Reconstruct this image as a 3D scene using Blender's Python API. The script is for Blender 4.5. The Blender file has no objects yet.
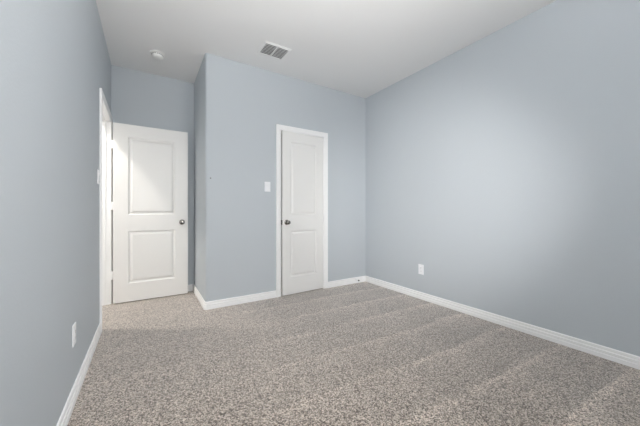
import bpy, bmesh, math, random
from mathutils import Vector, Matrix

random.seed(4)
PI = math.pi
SC = bpy.context.scene
COL = SC.collection

# ------------------------------------------------------------------ room dimensions (metres)
XL, XR = -0.346, 2.782          # left / right wall faces
YB, YC, YA = -0.47, 3.138, 3.983  # window wall, closet wall, alcove wall faces
XC = 0.531                      # outside corner of the closet bump-out
H = 2.743                       # ceiling
WT = 0.115                      # wall thickness
HX0 = -1.55                     # hallway far wall
HY0, HY1 = 1.9, 4.9             # hallway ends
WX0, WX1, WZ0, WZ1 = -0.1, 1.35, 0.92, 2.22   # window opening in the wall behind the camera

# ------------------------------------------------------------------ camera
cam_d = bpy.data.cameras.new('camera')
cam_d.sensor_width = 36.0
cam_d.lens = 275.57 / 640 * 36
cam_d.shift_y = -(213 - 210.83) / 640
cam_d.clip_start = 0.02
cam = bpy.data.objects.new('camera', cam_d)
cam.location = (0, 0, 1.0548)
cam.rotation_euler = (PI / 2, 0, -0.561555)
COL.objects.link(cam)
SC.camera = cam

# ------------------------------------------------------------------ daylight, exposure
world = bpy.data.worlds.new('daylight')
SC.world = world
world.use_nodes = True
wn, wl = world.node_tree.nodes, world.node_tree.links
bg = wn['Background']
SKY, GROUND = (1.0, 0.985, 0.96), (1.0, 0.985, 0.96)     # light from above / sunlit ground below the horizon
SKY_S, GROUND_S = 9.8, 7.6
wtc = wn.new('ShaderNodeTexCoord')
wsep = wn.new('ShaderNodeSeparateXYZ'); wl.new(wtc.outputs['Generated'], wsep.inputs[0])
wmr = wn.new('ShaderNodeMapRange')
wmr.inputs['From Min'].default_value = -0.04; wmr.inputs['From Max'].default_value = 0.04
wl.new(wsep.outputs['Z'], wmr.inputs['Value'])
wmx = wn.new('ShaderNodeMix'); wmx.data_type = 'RGBA'
wl.new(wmr.outputs[0], wmx.inputs['Factor'])
wmx.inputs['A'].default_value = tuple(c * GROUND_S for c in GROUND) + (1,)
wmx.inputs['B'].default_value = tuple(c * SKY_S for c in SKY) + (1,)
wl.new(wmx.outputs['Result'], bg.inputs['Color'])
bg.inputs['Strength'].default_value = 1.0
pl = bpy.data.lights.new('window_portal', 'AREA')
pl.shape = 'RECTANGLE'
pl.size, pl.size_y = WX1 - WX0, WZ1 - WZ0
pl.cycles.is_portal = True
po = bpy.data.objects.new('window_portal', pl)
po.location = ((WX0 + WX1) / 2, YB - WT - 0.02, (WZ0 + WZ1) / 2)
po.rotation_euler = (PI / 2, 0, 0)
po.matrix_world = Matrix.Translation(po.location) @ Matrix.Rotation(-PI / 2, 4, 'X') @ Matrix.Rotation(PI, 4, 'X')
COL.objects.link(po)

HALL_LAMP = 700.0
# added unseen fill spots: one flash-like, bounced off ceiling, one brightening right wall
def fill_spot(name, loc, aim, energy, angle, size):
    l = bpy.data.lights.new(name, 'SPOT')
    l.energy = energy; l.color = (1.0, 0.98, 0.958); l.spot_size = math.radians(angle); l.spot_blend = 1.0; l.shadow_soft_size = size
    o = bpy.data.objects.new(name, l)
    o.location = loc
    o.rotation_euler = (Vector(aim) - Vector(loc)).to_track_quat('-Z', 'Y').to_euler()
    COL.objects.link(o)
BOUNCE, FEATHER = 300.0, 218.0
fill_spot('bounce_fill', (0.36, -0.07, 1.50), (0.42, 0.13, 2.70), BOUNCE, 150, 0.10)
fill_spot('wall_fill', (0.10, -0.10, 1.50), (2.78, 2.15, 1.15), FEATHER, 54, 0.12)
SC.view_settings.view_transform = 'Standard'
SC.view_settings.look = 'None'
SC.view_settings.gamma = 1.0
SC.view_settings.use_curve_mapping = False
SC.view_settings.exposure = 0.0
SC.cycles.use_denoising = True
SC.cycles.max_bounces = 14
SC.cycles.diffuse_bounces = 10
SC.cycles.sample_clamp_indirect = 6.0

# ------------------------------------------------------------------ materials
def srgb(r, g, b):
    f = lambda c: c / 12.92 if c <= 0.04045 else ((c + 0.055) / 1.055) ** 2.4
    return (f(r / 255), f(g / 255), f(b / 255), 1)

def mat(name, color, rough=0.5, metal=0.0, spec=0.5):
    m = bpy.data.materials.new(name)
    m.use_nodes = True
    b = m.node_tree.nodes['Principled BSDF']
    b.inputs['Base Color'].default_value = color
    b.inputs['Roughness'].default_value = rough
    b.inputs['Metallic'].default_value = metal
    b.inputs['Specular IOR Level'].default_value = spec
    return m

def textured_paint(name, color, rough, scale, strength, dist):
    m = mat(name, color, rough, 0, 0.3)
    nt = m.node_tree
    b = nt.nodes['Principled BSDF']
    tc = nt.nodes.new('ShaderNodeTexCoord')
    n = nt.nodes.new('ShaderNodeTexNoise')
    n.inputs['Scale'].default_value = scale
    n.inputs['Detail'].default_value = 2.0
    bp = nt.nodes.new('ShaderNodeBump')
    bp.inputs['Strength'].default_value = strength
    bp.inputs['Distance'].default_value = dist
    nt.links.new(tc.outputs['Object'], n.inputs['Vector'])
    nt.links.new(n.outputs['Fac'], bp.inputs['Height'])
    nt.links.new(bp.outputs['Normal'], b.inputs['Normal'])
    return m

M_WALL = textured_paint('blue_grey_wall_paint', srgb(192, 198, 203), 0.62, 95, 0.25, 0.002)
M_CEIL = textured_paint('ceiling_paint', srgb(236, 236, 236), 0.8, 80, 0.25, 0.002)
M_HALL = textured_paint('hall_wall_paint', srgb(236, 237, 238), 0.7, 95, 0.2, 0.002)
M_TRIM = mat('white_trim_enamel', srgb(248, 248, 248), 0.33)
M_DOOR = mat('white_door_enamel', srgb(236, 235, 233), 0.38)
M_PLATE = mat('white_plastic', srgb(243, 244, 247), 0.3)
M_DARK = mat('dark_recess', srgb(30, 30, 30), 0.6)
M_RUB = mat('dark_rubber', srgb(38, 37, 36), 0.7)
M_NICKEL = mat('satin_nickel', srgb(158, 154, 150), 0.17, 1.0)
M_VENT = mat('white_vent_enamel', srgb(232, 232, 232), 0.45)
M_DUCT = mat('duct_interior', srgb(105, 105, 107), 0.8)
M_SMOKE = mat('white_detector_plastic', srgb(238, 238, 236), 0.4)
M_NAIL = mat('grey_steel', srgb(140, 142, 145), 0.5, 0.0)
M_VINYL = mat('white_vinyl', srgb(240, 240, 240), 0.35)

def emissive(name, color, strength):
    m = bpy.data.materials.new(name)
    m.use_nodes = True
    nt = m.node_tree
    nt.nodes.clear()
    e = nt.nodes.new('ShaderNodeEmission')
    e.inputs['Color'].default_value = color
    e.inputs['Strength'].default_value = strength
    o = nt.nodes.new('ShaderNodeOutputMaterial')
    nt.links.new(e.outputs[0], o.inputs[0])
    return m

def pane_glass():
    m = bpy.data.materials.new('window_glass')
    m.use_nodes = True
    nt = m.node_tree
    nt.nodes.clear()
    t = nt.nodes.new('ShaderNodeBsdfTransparent')
    g = nt.nodes.new('ShaderNodeBsdfGlossy')
    g.inputs['Roughness'].default_value = 0.02
    f = nt.nodes.new('ShaderNodeFresnel')
    f.inputs['IOR'].default_value = 1.45
    x = nt.nodes.new('ShaderNodeMixShader')
    o = nt.nodes.new('ShaderNodeOutputMaterial')
    nt.links.new(f.outputs[0], x.inputs[0])
    nt.links.new(t.outputs[0], x.inputs[1])
    nt.links.new(g.outputs[0], x.inputs[2])
    nt.links.new(x.outputs[0], o.inputs[0])
    return m

def carpet():
    m = bpy.data.materials.new('greige_cut_pile_carpet')
    m.use_nodes = True
    nt = m.node_tree
    N, L = nt.nodes, nt.links
    b = N['Principled BSDF']
    b.inputs['Roughness'].default_value = 0.95
    b.inputs['Specular IOR Level'].default_value = 0.05
    b.inputs['Sheen Weight'].default_value = 0.65
    b.inputs['Sheen Roughness'].default_value = 0.5
    tc = N.new('ShaderNodeTexCoord')
    # tuft colours: small cells, each a random yarn shade
    v = N.new('ShaderNodeTexVoronoi')
    v.inputs['Scale'].default_value = 180
    v.inputs['Randomness'].default_value = 1.0
    L.new(tc.outputs['Object'], v.inputs['Vector'])
    sep = N.new('ShaderNodeSeparateColor')
    L.new(v.outputs['Color'], sep.inputs['Color'])
    n1 = N.new('ShaderNodeTexNoise')
    n1.inputs['Scale'].default_value = 150
    n1.inputs['Detail'].default_value = 3
    L.new(tc.outputs['Object'], n1.inputs['Vector'])
    mixv = N.new('ShaderNodeMath'); mixv.operation = 'MULTIPLY_ADD'
    L.new(sep.outputs['Red'], mixv.inputs[0]); mixv.inputs[1].default_value = 0.5
    sc1 = N.new('ShaderNodeMath'); sc1.operation = 'MULTIPLY'
    L.new(n1.outputs['Fac'], sc1.inputs[0]); sc1.inputs[1].default_value = 0.5
    L.new(sc1.outputs[0], mixv.inputs[2])
    ramp = N.new('ShaderNodeValToRGB')
    cr = ramp.color_ramp
    cr.elements[0].position = 0.23; cr.elements[0].color = srgb(50, 42, 36)
    cr.elements[1].position = 0.78; cr.elements[1].color = srgb(220, 208, 196)
    e = cr.elements.new(0.42); e.color = srgb(120, 108, 98)
    e = cr.elements.new(0.58); e.color = srgb(174, 161, 150)
    L.new(mixv.outputs[0], ramp.inputs['Fac'])
    # vacuum tracks: pile laid in alternating directions along stripes
    mp = N.new('ShaderNodeMapping')
    mp.inputs['Rotation'].default_value = (0, 0, math.radians(3))
    L.new(tc.outputs['Object'], mp.inputs['Vector'])
    nd = N.new('ShaderNodeTexNoise'); nd.inputs['Scale'].default_value = 1.1; nd.inputs['Detail'].default_value = 1
    L.new(tc.outputs['Object'], nd.inputs['Vector'])
    sx = N.new('ShaderNodeSeparateXYZ'); L.new(mp.outputs[0], sx.inputs[0])
    ya = N.new('ShaderNodeMath'); ya.operation = 'MULTIPLY_ADD'
    L.new(nd.outputs['Fac'], ya.inputs[0]); ya.inputs[1].default_value = 0.11
    L.new(sx.outputs['Y'], ya.inputs[2])
    fr = N.new('ShaderNodeMath'); fr.operation = 'MULTIPLY'; L.new(ya.outputs[0], fr.inputs[0]); fr.inputs[1].default_value = 2.6
    fc = N.new('ShaderNodeMath'); fc.operation = 'FRACT'; L.new(fr.outputs[0], fc.inputs[0])
    rs = N.new('ShaderNodeValToRGB')
    q = rs.color_ramp
    q.elements[0].position = 0.0; q.elements[0].color = (0.42, 0.42, 0.42, 1)
    q.elements[1].position = 1.0; q.elements[1].color = (0.42, 0.42, 0.42, 1)
    for pos, val in ((0.35, 0.48), (0.55, 0.66), (0.645, 1.0), (0.69, 0.98), (0.73, 0.42), (0.84, 0.33)):
        z = q.elements.new(pos); z.color = (val, val, val, 1)
    L.new(fc.outputs[0], rs.inputs['Fac'])
    # large mottling so the tracks break up
    nb = N.new('ShaderNodeTexNoise'); nb.inputs['Scale'].default_value = 1.8; nb.inputs['Detail'].default_value = 3
    L.new(tc.outputs['Object'], nb.inputs['Vector'])
    am = N.new('ShaderNodeMath'); am.operation = 'MULTIPLY'
    L.new(rs.outputs['Color'], am.inputs[0]); L.new(nb.outputs['Fac'], am.inputs[1])
    mr = N.new('ShaderNodeMapRange')
    mr.inputs['From Min'].default_value = 0.12; mr.inputs['From Max'].default_value = 0.55
    mr.inputs['To Min'].default_value = 0.88; mr.inputs['To Max'].default_value = 1.42
    # the tracks run out towards the left half of the room
    fx = N.new('ShaderNodeMapRange'); fx.inputs['From Min'].default_value = 0.5; fx.inputs['From Max'].default_value = 1.9
    fx.inputs['To Min'].default_value = 0.25; fx.inputs['To Max'].default_value = 1.0
    L.new(sx.outputs['X'], fx.inputs['Value'])
    lp_ = N.new('ShaderNodeMix')
    L.new(fx.outputs[0], lp_.inputs['Factor']); lp_.inputs['A'].default_value = 0.27
    L.new(am.outputs[0], lp_.inputs['B'])
    L.new(lp_.outputs['Result'], mr.inputs['Value'])
    mul = N.new('ShaderNodeVectorMath'); mul.operation = 'SCALE'
    L.new(ramp.outputs['Color'], mul.inputs[0]); L.new(mr.outputs[0], mul.inputs['Scale'])
    L.new(mul.outputs[0], b.inputs['Base Color'])
    # relief of the tufts
    bp = N.new('ShaderNodeBump'); bp.inputs['Strength'].default_value = 0.6; bp.inputs['Distance'].default_value = 0.006
    L.new(mixv.outputs[0], bp.inputs['Height'])
    L.new(bp.outputs['Normal'], b.inputs['Normal'])
    return m

M_CARPET = carpet()
M_GLASS = pane_glass()

# ------------------------------------------------------------------ mesh helpers
def link(name, bm, m, parent=None, smooth=None, loc=None, rot=None):
    bmesh.ops.recalc_face_normals(bm, faces=bm.faces)
    me = bpy.data.meshes.new(name)
    if smooth is not None:
        for f in bm.faces: f.smooth = True
    bm.to_mesh(me); bm.free()
    if smooth is not None:
        me.set_sharp_from_angle(angle=math.radians(smooth))
    me.materials.append(m)
    o = bpy.data.objects.new(name, me)
    if parent is not None: o.parent = parent
    if loc is not None: o.location = loc
    if rot is not None: o.rotation_euler = rot
    COL.objects.link(o)
    return o

def tag(o, label, cat, group=None, kind=None):
    o['label'] = label
    o['category'] = cat
    if group: o['group'] = group
    if kind: o['kind'] = kind
    return o

def empty(name, loc, rot=(0, 0, 0)):
    o = bpy.data.objects.new(name, None)
    o.empty_display_size = 0.05
    o.location = loc; o.rotation_euler = rot
    COL.objects.link(o)
    return o

def box(bm, lo, hi, bev=0.0, seg=2):
    vs = [bm.verts.new((x, y, z)) for x in (lo[0], hi[0]) for y in (lo[1], hi[1]) for z in (lo[2], hi[2])]
    fs = [bm.faces.new([vs[i] for i in q]) for q in ((0, 1, 3, 2), (4, 6, 7, 5), (0, 4, 5, 1), (2, 3, 7, 6), (0, 2, 6, 4), (1, 5, 7, 3))]
    if bev > 0:
        es = list({e for f in fs for e in f.edges})
        bmesh.ops.bevel(bm, geom=es, offset=bev, segments=seg, affect='EDGES', profile=0.5)

def prism(bm, poly, z0, z1):
    a = [bm.verts.new((x, y, z0)) for x, y in poly]
    b = [bm.verts.new((x, y, z1)) for x, y in poly]
    n = len(poly)
    bm.faces.new(a); bm.faces.new(b)
    for i in range(n): bm.faces.new((a[i], a[(i + 1) % n], b[(i + 1) % n], b[i]))

def sweep(bm, profile, path, to3d):
    """profile = [(offset to the left of the path, height)], mitred along a 2D path, mapped by to3d(u, v, height)."""
    n = len(path); rings = []
    P = [Vector(p) for p in path]
    for i in range(n):
        d0 = (P[i] - P[i - 1]).normalized() if i > 0 else None
        d1 = (P[i + 1] - P[i]).normalized() if i < n - 1 else None
        d0 = d0 or d1; d1 = d1 or d0
        n0 = Vector((-d0.y, d0.x)); n1 = Vector((-d1.y, d1.x))
        mt = (n0 + n1); mt /= mt.dot(n0)
        rings.append([bm.verts.new(to3d(P[i].x + mt.x * o, P[i].y + mt.y * o, h)) for o, h in profile])
    k = len(profile)
    for i in range(n - 1):
        for j in range(k):
            bm.faces.new((rings[i][j], rings[i][(j + 1) % k], rings[i + 1][(j + 1) % k], rings[i + 1][j]))
    bm.faces.new(rings[0]); bm.faces.new(rings[-1])

def lathe(bm, prof, seg=32, axis='Z', org=(0, 0, 0)):
    """prof = [(radius, height)] about an axis."""
    def mp(r, h, a):
        c, s = r * math.cos(a), r * math.sin(a)
        if axis == 'Z': q = (c, s, h)
        elif axis == 'Y': q = (c, h, s)
        else: q = (h, c, s)
        return Vector(q) + Vector(org)
    rings = []
    for r, h in prof:
        if r < 1e-6: rings.append([bm.verts.new(mp(0, h, 0))])
        else: rings.append([bm.verts.new(mp(r, h, 2 * PI * i / seg)) for i in range(seg)])
    for a, b in zip(rings, rings[1:]):
        for i in range(seg):
            j = (i + 1) % seg
            if len(a) == 1 and len(b) == 1: continue
            if len(a) == 1: bm.faces.new((a[0], b[i], b[j]))
            elif len(b) == 1: bm.faces.new((a[i], a[j], b[0]))
            else: bm.faces.new((a[i], a[j], b[j], b[i]))
    for r in (rings[0], rings[-1]):
        if len(r) > 1: bm.faces.new(r)

def new(): return bmesh.new()

# ------------------------------------------------------------------ setting: floor, ceiling, walls
# door openings (between jamb faces)
DL0, DL1, DLZ = 3.108, 3.887, 2.058        # bedroom door in the left wall (Y range)
DC0, DC1, DCZ = 1.404, 2.028, 2.048        # closet door in the closet wall (X range)
JT = 0.018                                 # jamb board thickness

bm = new(); box(bm, (HX0 - WT, YB - WT, -0.1), (XR + WT, HY1 + WT, 0))
floor = tag(link('floor', bm, M_CARPET), 'speckled greige wall-to-wall carpet with vacuum tracks', 'carpet', kind='structure')

bm = new(); box(bm, (HX0 - WT, YB - WT, H), (XR + WT, HY1 + WT, H + 0.1))
tag(link('ceiling', bm, M_CEIL), 'flat white ceiling over the empty bedroom', 'ceiling', kind='structure')

bm = new(); box(bm, (XR, YB - WT, 0), (XR + WT, HY1 + WT, H))
tag(link('wall_right', bm, M_WALL), 'long plain blue-grey wall on the right', 'wall', kind='structure')

bm = new()
box(bm, (XL - WT, YB - WT, 0), (XL, DL0 - JT, H))
box(bm, (XL - WT, DL1 + JT, 0), (XL, HY1, H))
box(bm, (XL - WT, DL0 - JT, DLZ + JT), (XL, DL1 + JT, H))
tag(link('wall_left', bm, M_WALL), 'blue-grey wall on the left with the bedroom doorway', 'wall', kind='structure')

bm = new(); box(bm, (XL, YA, 0), (XR, YA + WT, H))
tag(link('wall_alcove', bm, M_WALL), 'shaded blue-grey wall behind the open door', 'wall', kind='structure')

bm = new()
r = 0.028
poly = [(XC, YA), (XC, YC + r)]
for i in range(1, 8):
    a = PI + (PI / 2) * i / 8
    poly.append((XC + r + r * math.cos(a), YC + r + r * math.sin(a)))
poly += [(XC + r, YC), (DC0 - JT, YC), (DC0 - JT, YC + WT), (XC + WT, YC + WT), (XC + WT, YA)]
prism(bm, poly, 0, H)
box(bm, (DC1 + JT, YC, 0), (XR, YC + WT, H))
box(bm, (DC0 - JT, YC, DCZ + JT), (DC1 + JT, YC + WT, H))
tag(link('wall_closet', bm, M_WALL, smooth=40), 'blue-grey closet wall with a rounded outside corner', 'wall', kind='structure')

bm = new()
box(bm, (XL, YB - WT, 0), (WX0, YB, H)); box(bm, (WX1, YB - WT, 0), (XR, YB, H))
box(bm, (WX0, YB - WT, 0), (WX1, YB, WZ0)); box(bm, (WX0, YB - WT, WZ1), (WX1, YB, H))
tag(link('wall_window', bm, M_WALL), 'blue-grey wall with the window, behind the viewer', 'wall', kind='structure')

bm = new()
box(bm, (HX0 - WT, HY0 - WT, 0), (HX0, HY1 + WT, H))
box(bm, (HX0, HY0 - WT, 0), (XL - WT, HY0, H)); box(bm, (HX0, HY1, 0), (XR, HY1 + WT, H))
tag(link('wall_hall', bm, M_HALL), 'pale hallway walls beyond the doorway', 'wall', kind='structure')

# ------------------------------------------------------------------ window behind the camera
win = tag(empty('window_1', ((WX0 + WX1) / 2, YB - WT, WZ0)), 'white vinyl double-hung window behind the viewer', 'window', kind='structure')
w2, wh = (WX1 - WX0) / 2, WZ1 - WZ0
bm = new()
for lo, hi in (((-w2, 0, 0), (-w2 + .04, .07, wh)), ((w2 - .04, 0, 0), (w2, .07, wh)),
               ((-w2 + .04, 0, 0), (w2 - .04, .07, .04)), ((-w2 + .04, 0, wh - .04), (w2 - .04, .07, wh)),
               ((-.025, 0, .04), (.025, .07, wh - .04)), ((-w2 + .04, .01, wh / 2 - .02), (-.025, .06, wh / 2 + .02)),
               ((.025, .01, wh / 2 - .02), (w2 - .04, .06, wh / 2 + .02))):
    box(bm, lo, hi)
fr = link('window_frame', bm, M_VINYL, win)
for x0, x1 in ((-w2 + .04, -.025), (.025, w2 - .04)):
    for z0, z1 in ((.04, wh / 2 - .02), (wh / 2 + .02, wh - .04)):
        bm = new(); box(bm, (x0, .03, z0), (x1, .034, z1)); link('window_pane', bm, M_GLASS, win)
bm = new(); box(bm, (-w2 - .05, WT + .001, -.028), (w2 + .05, WT + .035, 0.0), .004); link('window_sill', bm, M_TRIM, win)

# ------------------------------------------------------------------ baseboards (stepped profile)
BH = 0.083
base_prof = [(0.0, 0.0), (0.0160, 0.0), (0.0160, 0.0285), (0.0150, 0.0305), (0.0085, 0.0312), (0.0085, 0.0345),
             (0.0130, 0.0352), (0.0138, 0.0370), (0.0138, 0.0540), (0.0125, 0.0560), (0.0060, 0.0567), (0.0060, 0.0600),
             (0.0095, 0.0607), (0.0102, 0.0625), (0.0100, 0.0760), (0.0080, 0.0805), (0.0040, BH), (0.0, BH)]
plan = lambda u, v, h: (u, v, h)
CW, RV = 0.060, 0.005          # casing width, reveal
def baseboard(name, paths, label):
    bm = new()
    for p in paths: sweep(bm, base_prof, p, plan)
    return tag(link(name, bm, M_TRIM), label, 'baseboard', kind='structure')
eo = CW + RV
ob = 0.0
baseboard('baseboard_left', [[(XL, DL0 - eo), (XL, YB)], [(XL, YA - .016), (XL, DL1 + eo)]], 'white stepped baseboard along the left wall')
baseboard('baseboard_right', [[(XR, YB), (XR, YC - .016)]], 'white stepped baseboard along the right wall')
baseboard('baseboard_alcove', [[(XC - .016, YA), (XL, YA)]], 'white baseboard behind the open door')
c = 0.016
baseboard('baseboard_closet', [[(DC0 - eo, YC), (XC + c, YC), (XC, YC + c), (XC, YA)][::1],
                               [(XR, YC), (DC1 + eo, YC)]], 'white baseboard wrapping the closet wall and its rounded corner')
baseboard('baseboard_hall', [[(HX0, HY1), (HX0, HY0), (XL - WT, HY0), (XL - WT, DL0 - eo)], [(XL - WT, DL1 + eo), (XL - WT, HY1), (HX0 + .016, HY1)]],
          'white baseboard along the hallway walls beyond the doorway')
baseboard('baseboard_window', [[(XL + .016, YB), (XR - .016, YB)]], 'white baseboard under the window behind the viewer')

# ------------------------------------------------------------------ door casings and jambs
cas_prof = [(0.0, 0.0), (0.0, 0.0085), (0.004, 0.0110), (0.014, 0.0120), (0.018, 0.0135), (0.022, 0.0125), (0.030, 0.0135),
            (0.044, 0.0165), (0.050, 0.0170), (CW - 0.003, 0.0170), (CW, 0.0145), (CW, 0.0)]
# bedroom doorway
tr = tag(empty('trim_1', (XL, (DL0 + DL1) / 2, 0)), 'white casing and jamb of the doorway in the left wall', 'door trim', kind='structure')
def lw(sign, x):  # casing on a face of the left wall
    return lambda u, v, h: (x - XL + sign * h, u - (DL0 + DL1) / 2, v)
bm = new(); sweep(bm, cas_prof, [(DL1 + RV, 0), (DL1 + RV, DLZ + RV), (DL0 - RV, DLZ + RV), (DL0 - RV, 0)][::-1], lw(1, XL)); link('casing', bm, M_TRIM, tr, smooth=35)
bm = new(); sweep(bm, cas_prof, [(DL0 - RV, 0), (DL0 - RV, DLZ + RV), (DL1 + RV, DLZ + RV), (DL1 + RV, 0)], lw(-1, XL - WT)); link('casing', bm, M_TRIM, tr, smooth=35)
ym = (DL0 + DL1) / 2
bm = new()
box(bm, (-WT, DL0 - JT - ym, 0), (0, DL0 - ym, DLZ + JT)); box(bm, (-WT, DL1 - ym, 0), (0, DL1 + JT - ym, DLZ + JT))
box(bm, (-WT, DL0 - ym, DLZ), (0, DL1 - ym, DLZ + JT))
link('jamb', bm, M_TRIM, tr)
bm = new()   # door stop strip on the jamb
box(bm, (-.072, DL0 - ym, 0), (-.040, DL0 + .011 - ym, DLZ), .002); box(bm, (-.072, DL1 - .011 - ym, 0), (-.040, DL1 - ym, DLZ), .002)
box(bm, (-.072, DL0 + .011 - ym, DLZ - .011), (-.040, DL1 - .011 - ym, DLZ), .002)
link('stop_strip', bm, M_TRIM, tr)
# closet doorway
tc_ = tag(empty('trim_2', ((DC0 + DC1) / 2, YC, 0)), 'white casing and jamb around the closet door', 'door trim', kind='structure')
xm = (DC0 + DC1) / 2
cw = lambda u, v, h: (u - xm, -h, v)
bm = new(); sweep(bm, cas_prof, [(DC0 - RV, 0), (DC0 - RV, DCZ + RV), (DC1 + RV, DCZ + RV), (DC1 + RV, 0)], cw); link('casing', bm, M_TRIM, tc_, smooth=35)
bm = new()
box(bm, (DC0 - JT - xm, 0, 0), (DC0 - xm, WT, DCZ + JT)); box(bm, (DC1 - xm, 0, 0), (DC1 + JT - xm, WT, DCZ + JT))
box(bm, (DC0 - xm, 0, DCZ), (DC1 - xm, WT, DCZ + JT))
link('jamb', bm, M_TRIM, tc_)
bm = new()
box(bm, (DC0 - xm, .040, 0), (DC0 + .011 - xm, .072, DCZ)); box(bm, (DC1 - .011 - xm, .040, 0), (DC1 - xm, .072, DCZ))
box(bm, (DC0 + .011 - xm, .040, DCZ - .011), (DC1 - .011 - xm, .072, DCZ))
link('stop_strip', bm, M_TRIM, tc_)
bm = new()
box(bm, (DC0 - xm - .0035, -.0012, .884), (DC0 - xm + .0015, .026, .940), .0005)
sp = link('strike_plate', bm, M_NICKEL, tc_); sp['label'] = 'satin nickel strike plate'

# ------------------------------------------------------------------ doors
DT = 0.035
def door_slab(bm, W, HT, panels):
    """Slab in x 0..W, z 0..HT, y 0 (face) .. DT (back), moulded raised panels on both faces."""
    def rect(q, ins, y):
        return [bm.verts.new(p) for p in ((q[0] + ins, y, q[2] + ins), (q[1] - ins, y, q[2] + ins), (q[1] - ins, y, q[3] - ins), (q[0] + ins, y, q[3] - ins))]
    steps = [(0, 0), (.003, .0040), (.006, .0050), (.012, .0105), (.016, .0115), (.023, .0115), (.026, .0100), (.040, .0030), (.046, .0018)]
    for face, s in ((0.0, 1), (DT, -1)):
        xs = sorted({0, W} | {p[0] for p in panels} | {p[1] for p in panels})
        zs = sorted({0, HT} | {p[2] for p in panels} | {p[3] for p in panels})
        for i in range(len(xs) - 1):
            for j in range(len(zs) - 1):
                cx, cz = (xs[i] + xs[i + 1]) / 2, (zs[j] + zs[j + 1]) / 2
                if any(p[0] < cx < p[1] and p[2] < cz < p[3] for p in panels): continue
                bm.faces.new([bm.verts.new(v) for v in ((xs[i], face, zs[j]), (xs[i + 1], face, zs[j]), (xs[i + 1], face, zs[j + 1]), (xs[i], face, zs[j + 1]))])
        for p in panels:
            rs = [rect(p, ins, face + s * d) for ins, d in steps]
            for a, b in zip(rs, rs[1:]):
                for k in range(4): bm.faces.new((a[k], a[(k + 1) % 4], b[(k + 1) % 4], b[k]))
            bm.faces.new(rs[-1])
    for q in (((0, 0, 0), (W, 0, 0), (W, DT, 0), (0, DT, 0)), ((0, 0, HT), (W, 0, HT), (W, DT, HT), (0, DT, HT)),
              ((0, 0, 0), (0, DT, 0), (0, DT, HT), (0, 0, HT)), ((W, 0, 0), (W, DT, 0), (W, DT, HT), (W, 0, HT))):
        bm.faces.new([bm.verts.new(v) for v in q])
    bmesh.ops.remove_doubles(bm, verts=bm.verts, dist=1e-5)

def knob(parent, x, z, both):
    """Round satin nickel knob with rosette; one per face."""
    ros = [(0.0, .0), (.0325, .0), (.0325, .003), (.030, .007), (.024, .0095), (.014, .0105), (.0, .0105)]
    kn = [(0.0, .009), (.0125, .009), (.0115, .020), (.0120, .026), (.0185, .031), (.0245, .038), (.0265, .046), (.0255, .054),
          (.0215, .060), (.0140, .0635), (.006, .0640), (0.0, .0640)]
    for face, s in ((0.0, -1), (DT, 1))[:2 if both else 1]:
        bm = new(); lathe(bm, [(r_, s * h) for r_, h in ros], 40, 'Y')
        ro = link('rosette', bm, M_NICKEL, parent, smooth=40, loc=(x, face, z)); ro['label'] = 'round satin nickel rosette'
        bm = new(); lathe(bm, [(r_, s * h) for r_, h in kn], 40, 'Y')
        k = link('knob', bm, M_NICKEL, ro, smooth=50); k['label'] = 'round satin nickel door knob'

# open bedroom door: hinged on the far jamb, swung 90 degrees into the room
DWO, DHO = 0.764, 2.036
d1 = tag(empty('door_1', (XL + .024, DL1 - DT - .001, 0.012)), 'open white two-panel bedroom door standing across the alcove', 'door', kind='structure')
bm = new(); door_slab(bm, DWO, DHO, [(.142, DWO - .142, .208, .812), (.142, DWO - .142, .998, 1.892)])
link('door_panel', bm, M_DOOR, d1)
knob(d1, DWO - .066, .902, True)
for z in (.314, 1.096, 1.792):
    bm = new()
    lathe(bm, [(0, 0), (.0065, 0), (.0065, .089), (0, .089)], 16, 'Z', (-.009, DT - .001, z - .0445))
    lathe(bm, [(0, 0), (.0045, 0), (.003, .006), (0, .007)], 12, 'Z', (-.009, DT - .001, z + .0445))
    box(bm, (-.003, .004, z - .0445), (0.0, DT - .003, z + .0445))
    box(bm, (-.0225, DT - .0295, z - .0445), (-.003, DT - .0265, z + .0445), .0005)
    h_ = link('hinge', bm, M_TRIM, d1, smooth=40)
bm = new(); box(bm, (DWO, .006, .873), (DWO + .0015, DT - .006, .931), .0005)
lp = link('latch_plate', bm, M_NICKEL, d1); lp['label'] = 'satin nickel latch plate'

# closet door, unlatched and barely ajar
DWC, DHC = 0.612, 2.032
AJAR = math.radians(3.0)
d2 = tag(empty('door_2', (DC1 - .0035 - DWC * math.cos(AJAR), YC + .001 - DWC * math.sin(AJAR), 0.010), (0, 0, AJAR)), 'narrow white two-panel closet door standing barely ajar', 'door', kind='structure')
bm = new(); door_slab(bm, DWC, DHC, [(.108, DWC - .108, .212, .795), (.108, DWC - .108, .992, 1.912)])
link('door_panel', bm, M_DOOR, d2)
knob(d2, .056, .902, False)
bm = new(); box(bm, (-.0015, .005, .873), (.0002, DT - .005, .931), .0004); q = link('latch_plate', bm, M_NICKEL, d2); q['label'] = 'satin nickel latch plate'
bm = new(); prism(bm, [(-.010, .012), (-.0014, .012), (-.0014, .024), (-.004, .024)], .894, .910); qq = link('latch_bolt', bm, M_NICKEL, q)
for z in (.29, 1.02, 1.85):
    bm = new()
    lathe(bm, [(0, 0), (.0065, 0), (.0065, .089), (0, .089)], 16, 'Z', (DWC + .003, -.006, z - .0445))
    lathe(bm, [(0, 0), (.0045, 0), (.003, .006), (0, .007)], 12, 'Z', (DWC + .003, -.006, z + .0445))
    box(bm, (DWC + .0005, -.004, z - .0445), (DWC + .0025, .028, z + .0445))
    link('hinge', bm, M_TRIM, d2, smooth=40)

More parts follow.
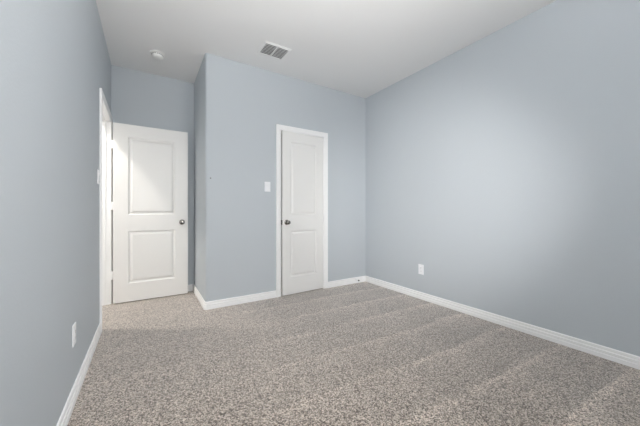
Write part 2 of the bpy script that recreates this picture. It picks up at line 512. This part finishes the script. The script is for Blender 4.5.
# ------------------------------------------------------------------ wall plates
def plate_mesh(w, h, t, hole=None):
    bm = new(); box(bm, (-w / 2, -t, -h / 2), (w / 2, 0, h / 2), .0022, 2)
    return bm
def wall_switch(loc, rot, label):
    s = tag(empty('light_switch', loc, rot), label, 'light switch', 'wall switches')
    link('cover_plate', plate_mesh(.074, .118, .0060), M_PLATE, s)
    bm = new()
    # rocker: two gently sloping halves
    pr = [(-.0335, 0.0), (-.0335, -.0035), (0.0, -.0012), (.0335, -.0050), (.0335, 0.0)]
    a = [bm.verts.new((-.0165, -.0058 + y, z)) for z, y in pr]; b = [bm.verts.new((.0165, -.0058 + y, z)) for z, y in pr]
    bm.faces.new(a); bm.faces.new(b)
    for i in range(5): bm.faces.new((a[i], a[(i + 1) % 5], b[(i + 1) % 5], b[i]))
    link('rocker', bm, M_PLATE, s)
    for z in (-.048, .048):
        bm = new(); lathe(bm, [(0, -.0058), (.0032, -.0058), (.0028, -.0070), (0, -.0072)], 14, 'Y', (0, 0, z)); link('screw', bm, M_PLATE, s, smooth=40)
    return s
def wall_outlet(loc, rot, label):
    s = tag(empty('power_outlet', loc, rot), label, 'power outlet', 'wall outlets')
    link('cover_plate', plate_mesh(.074, .118, .0060), M_PLATE, s)
    f = [None]
    bm = new(); box(bm, (-.0167, -.0082, -.0335), (.0167, -.0055, .0335), .0010); fc = link('receptacle', bm, M_PLATE, s)
    for z in (-.0185, .0185):
        for x, hh in ((-.0062, .0042), (.0062, .0035)):
            bm = new(); box(bm, (x - .0009, -.0086, z + .002 - hh), (x + .0009, -.0078, z + .002 + hh)); q = link('slot', bm, M_DARK, fc); q['label'] = 'dark blade slot'
        bm = new(); lathe(bm, [(0, -.0086), (.0023, -.0086), (.0023, -.0078), (0, -.0078)], 12, 'Y', (0, 0, z - .0075)); q = link('ground_hole', bm, M_DARK, fc); q['label'] = 'dark ground hole'
    for z in (-.048, .048):
        bm = new(); lathe(bm, [(0, -.0058), (.0032, -.0058), (.0028, -.0070), (0, -.0072)], 14, 'Y', (0, 0, z)); link('screw', bm, M_PLATE, s, smooth=40)
    return s
RL, RR = PI / 2, -PI / 2      # plates on the left / right wall
wall_switch((1.227, YC, 1.344), (0, 0, 0), 'white rocker light switch on the closet wall left of the closet door')
wall_switch((XL, 2.935, 1.338), (0, 0, RL), 'white light switch seen edge-on beside the left doorway casing')
wall_outlet((XR, 2.147, .354), (0, 0, RR), 'white power outlet low on the right wall')
wall_outlet((XL, 2.035, .364), (0, 0, RL), 'white power outlet low on the left wall near the baseboard')

# ------------------------------------------------------------------ ceiling things
v = tag(empty('air_vent', (1.139, 2.724, H)), 'white two-bay ceiling air vent with angled louvres', 'air vent')
VW, VD = .292, .246
bm = new()
fo = [(-VW / 2, -VD / 2), (VW / 2, -VD / 2), (VW / 2, VD / 2), (-VW / 2, VD / 2)]
fprof = [(0.0, 0.0), (0.0, .002), (.004, .006), (.020, .010), (.024, .010), (.024, 0.0)]
def ring(prof):
    n = len(prof)
    rs = []
    for (x, y) in fo:
        rs.append([bm.verts.new((x - math.copysign(o, x), y - math.copysign(o, y), -h)) for o, h in prof])
    for i in range(4):
        for j in range(n):
            bm.faces.new((rs[i][j], rs[i][(j + 1) % n], rs[(i + 1) % 4][(j + 1) % n], rs[(i + 1) % 4][j]))
ring(fprof)
link('vent_frame', bm, M_VENT, v)
ix, iy = VW / 2 - .024, VD / 2 - .024
bm = new(); box(bm, (-ix, -iy, -.0012), (ix, iy, -.0002)); bk = link('duct_opening', bm, M_DUCT, v); bk['label'] = 'dark duct opening behind the louvres'
bm = new(); box(bm, (-.006, -iy, -.011), (.006, iy, -.0015)); link('center_bar', bm, M_VENT, v)
NB = 8
for s in (-1, 1):
    x0, x1 = sorted((s * .0065, s * (ix - .0005)))
    for k in range(NB):
        y = -iy + .0185 + (2 * iy - .0305) * k / (NB - 1)
        bm = new()
        t = .0012; dy, dz = .0098, .0058
        pts = [(y - dy, -.0102), (y - dy + t * .5, -.0110), (y + dy + t * .5, -.0110 + dz), (y + dy, -.0102 + dz)]
        a = [bm.verts.new((x0, p, q)) for p, q in pts]; b = [bm.verts.new((x1, p, q)) for p, q in pts]
        bm.faces.new(a); bm.faces.new(b)
        for i in range(4): bm.faces.new((a[i], a[(i + 1) % 4], b[(i + 1) % 4], b[i]))
        link('louvre', bm, M_VENT, v)

s = tag(empty('smoke_detector', (.098, 3.435, H)), 'round white smoke detector on the ceiling before the alcove', 'smoke detector')
bm = new(); lathe(bm, [(0, 0), (.070, 0), (.070, -.007), (.066, -.011), (0, -.011)], 48); link('base_ring', bm, M_SMOKE, s, smooth=40)
bm = new(); lathe(bm, [(0, -.0105), (.052, -.0105), (.0550, -.014), (.0545, -.034), (.0520, -.042), (.046, -.047), (.030, -.049), (0, -.049)], 48)
hd = link('detector_head', bm, M_SMOKE, s, smooth=40)
for k in range(16):
    a = 2 * PI * k / 16
    bm = new(); box(bm, (-.0080, .0530, -.0240), (.0080, .0556, -.0185), .0004)
    bmesh.ops.rotate(bm, verts=bm.verts, cent=(0, 0, 0), matrix=Matrix.Rotation(a, 3, 'Z'))
    q = link('sensor_slot', bm, M_DUCT, hd); q['label'] = 'dark air slot'
bm = new(); lathe(bm, [(0, -.0485), (.011, -.0485), (.0105, -.0510), (0, -.0515)], 24, 'Z', (.012, -.012, 0)); link('test_button', bm, M_SMOKE, s, smooth=40)

# ------------------------------------------------------------------ door stop and nail
ds = tag(empty('door_stop', (2.585, YC - .0125, .052)), 'white door stop with a dark rubber tip on the closet wall baseboard', 'door stop')
bm = new(); lathe(bm, [(0, 0), (.0125, 0), (.0125, -.003), (.009, -.007), (0, -.007)], 24, 'Y'); link('mount', bm, M_PLATE, ds, smooth=40)
bm = new()
pts = [(0.0, -.006)]
for k in range(0, 60):
    pts.append((.0058 + (.0010 if k % 2 else 0), -.006 - .0009 * k))
pts.append((0.0, -.006 - .0009 * 59))
lathe(bm, pts, 20, 'Y'); link('spring', bm, M_PLATE, ds, smooth=60)
bm = new(); lathe(bm, [(0, -.058), (.0085, -.058), (.0095, -.062), (.0092, -.071), (.007, -.0745), (0, -.0755)], 24, 'Y')
q = link('tip', bm, M_RUB, ds, smooth=50); q['label'] = 'dark rubber tip'

bm = new(); lathe(bm, [(0, .001), (.0022, .001), (.0022, -.008), (.0085, -.009), (.0085, -.011), (.006, -.0125), (0, -.013)], 18, 'Y')
n_ = link('wall_nail', bm, M_NAIL, smooth=40, loc=(.580, YC, 1.406))
tag(n_, 'tiny grey nail in the closet wall beside the rounded corner', 'nail')

# ------------------------------------------------------------------ lamps (outside the view)
def downlight(loc, radius, color, strength, label):
    t = tag(empty('ceiling_lamp', loc), label, 'ceiling lamp')
    bm = new(); lathe(bm, [(radius, 0), (radius + .022, 0), (radius + .020, -.006), (radius + .003, -.010), (radius, -.008), (radius, 0)], 40)
    link('trim_ring', bm, M_VENT, t, smooth=40)
    bm = new(); lathe(bm, [(0, -.001), (radius - .0005, -.001), (radius - .0005, -.006), (0, -.0065)], 40)
    link('lens', bm, emissive('lamp_lens', color, strength), t)
    return t
downlight((-.965, 3.47, H), .075, (1.0, .95, .87, 1), HALL_LAMP, 'warm round downlight on the hallway ceiling beyond the doorway')
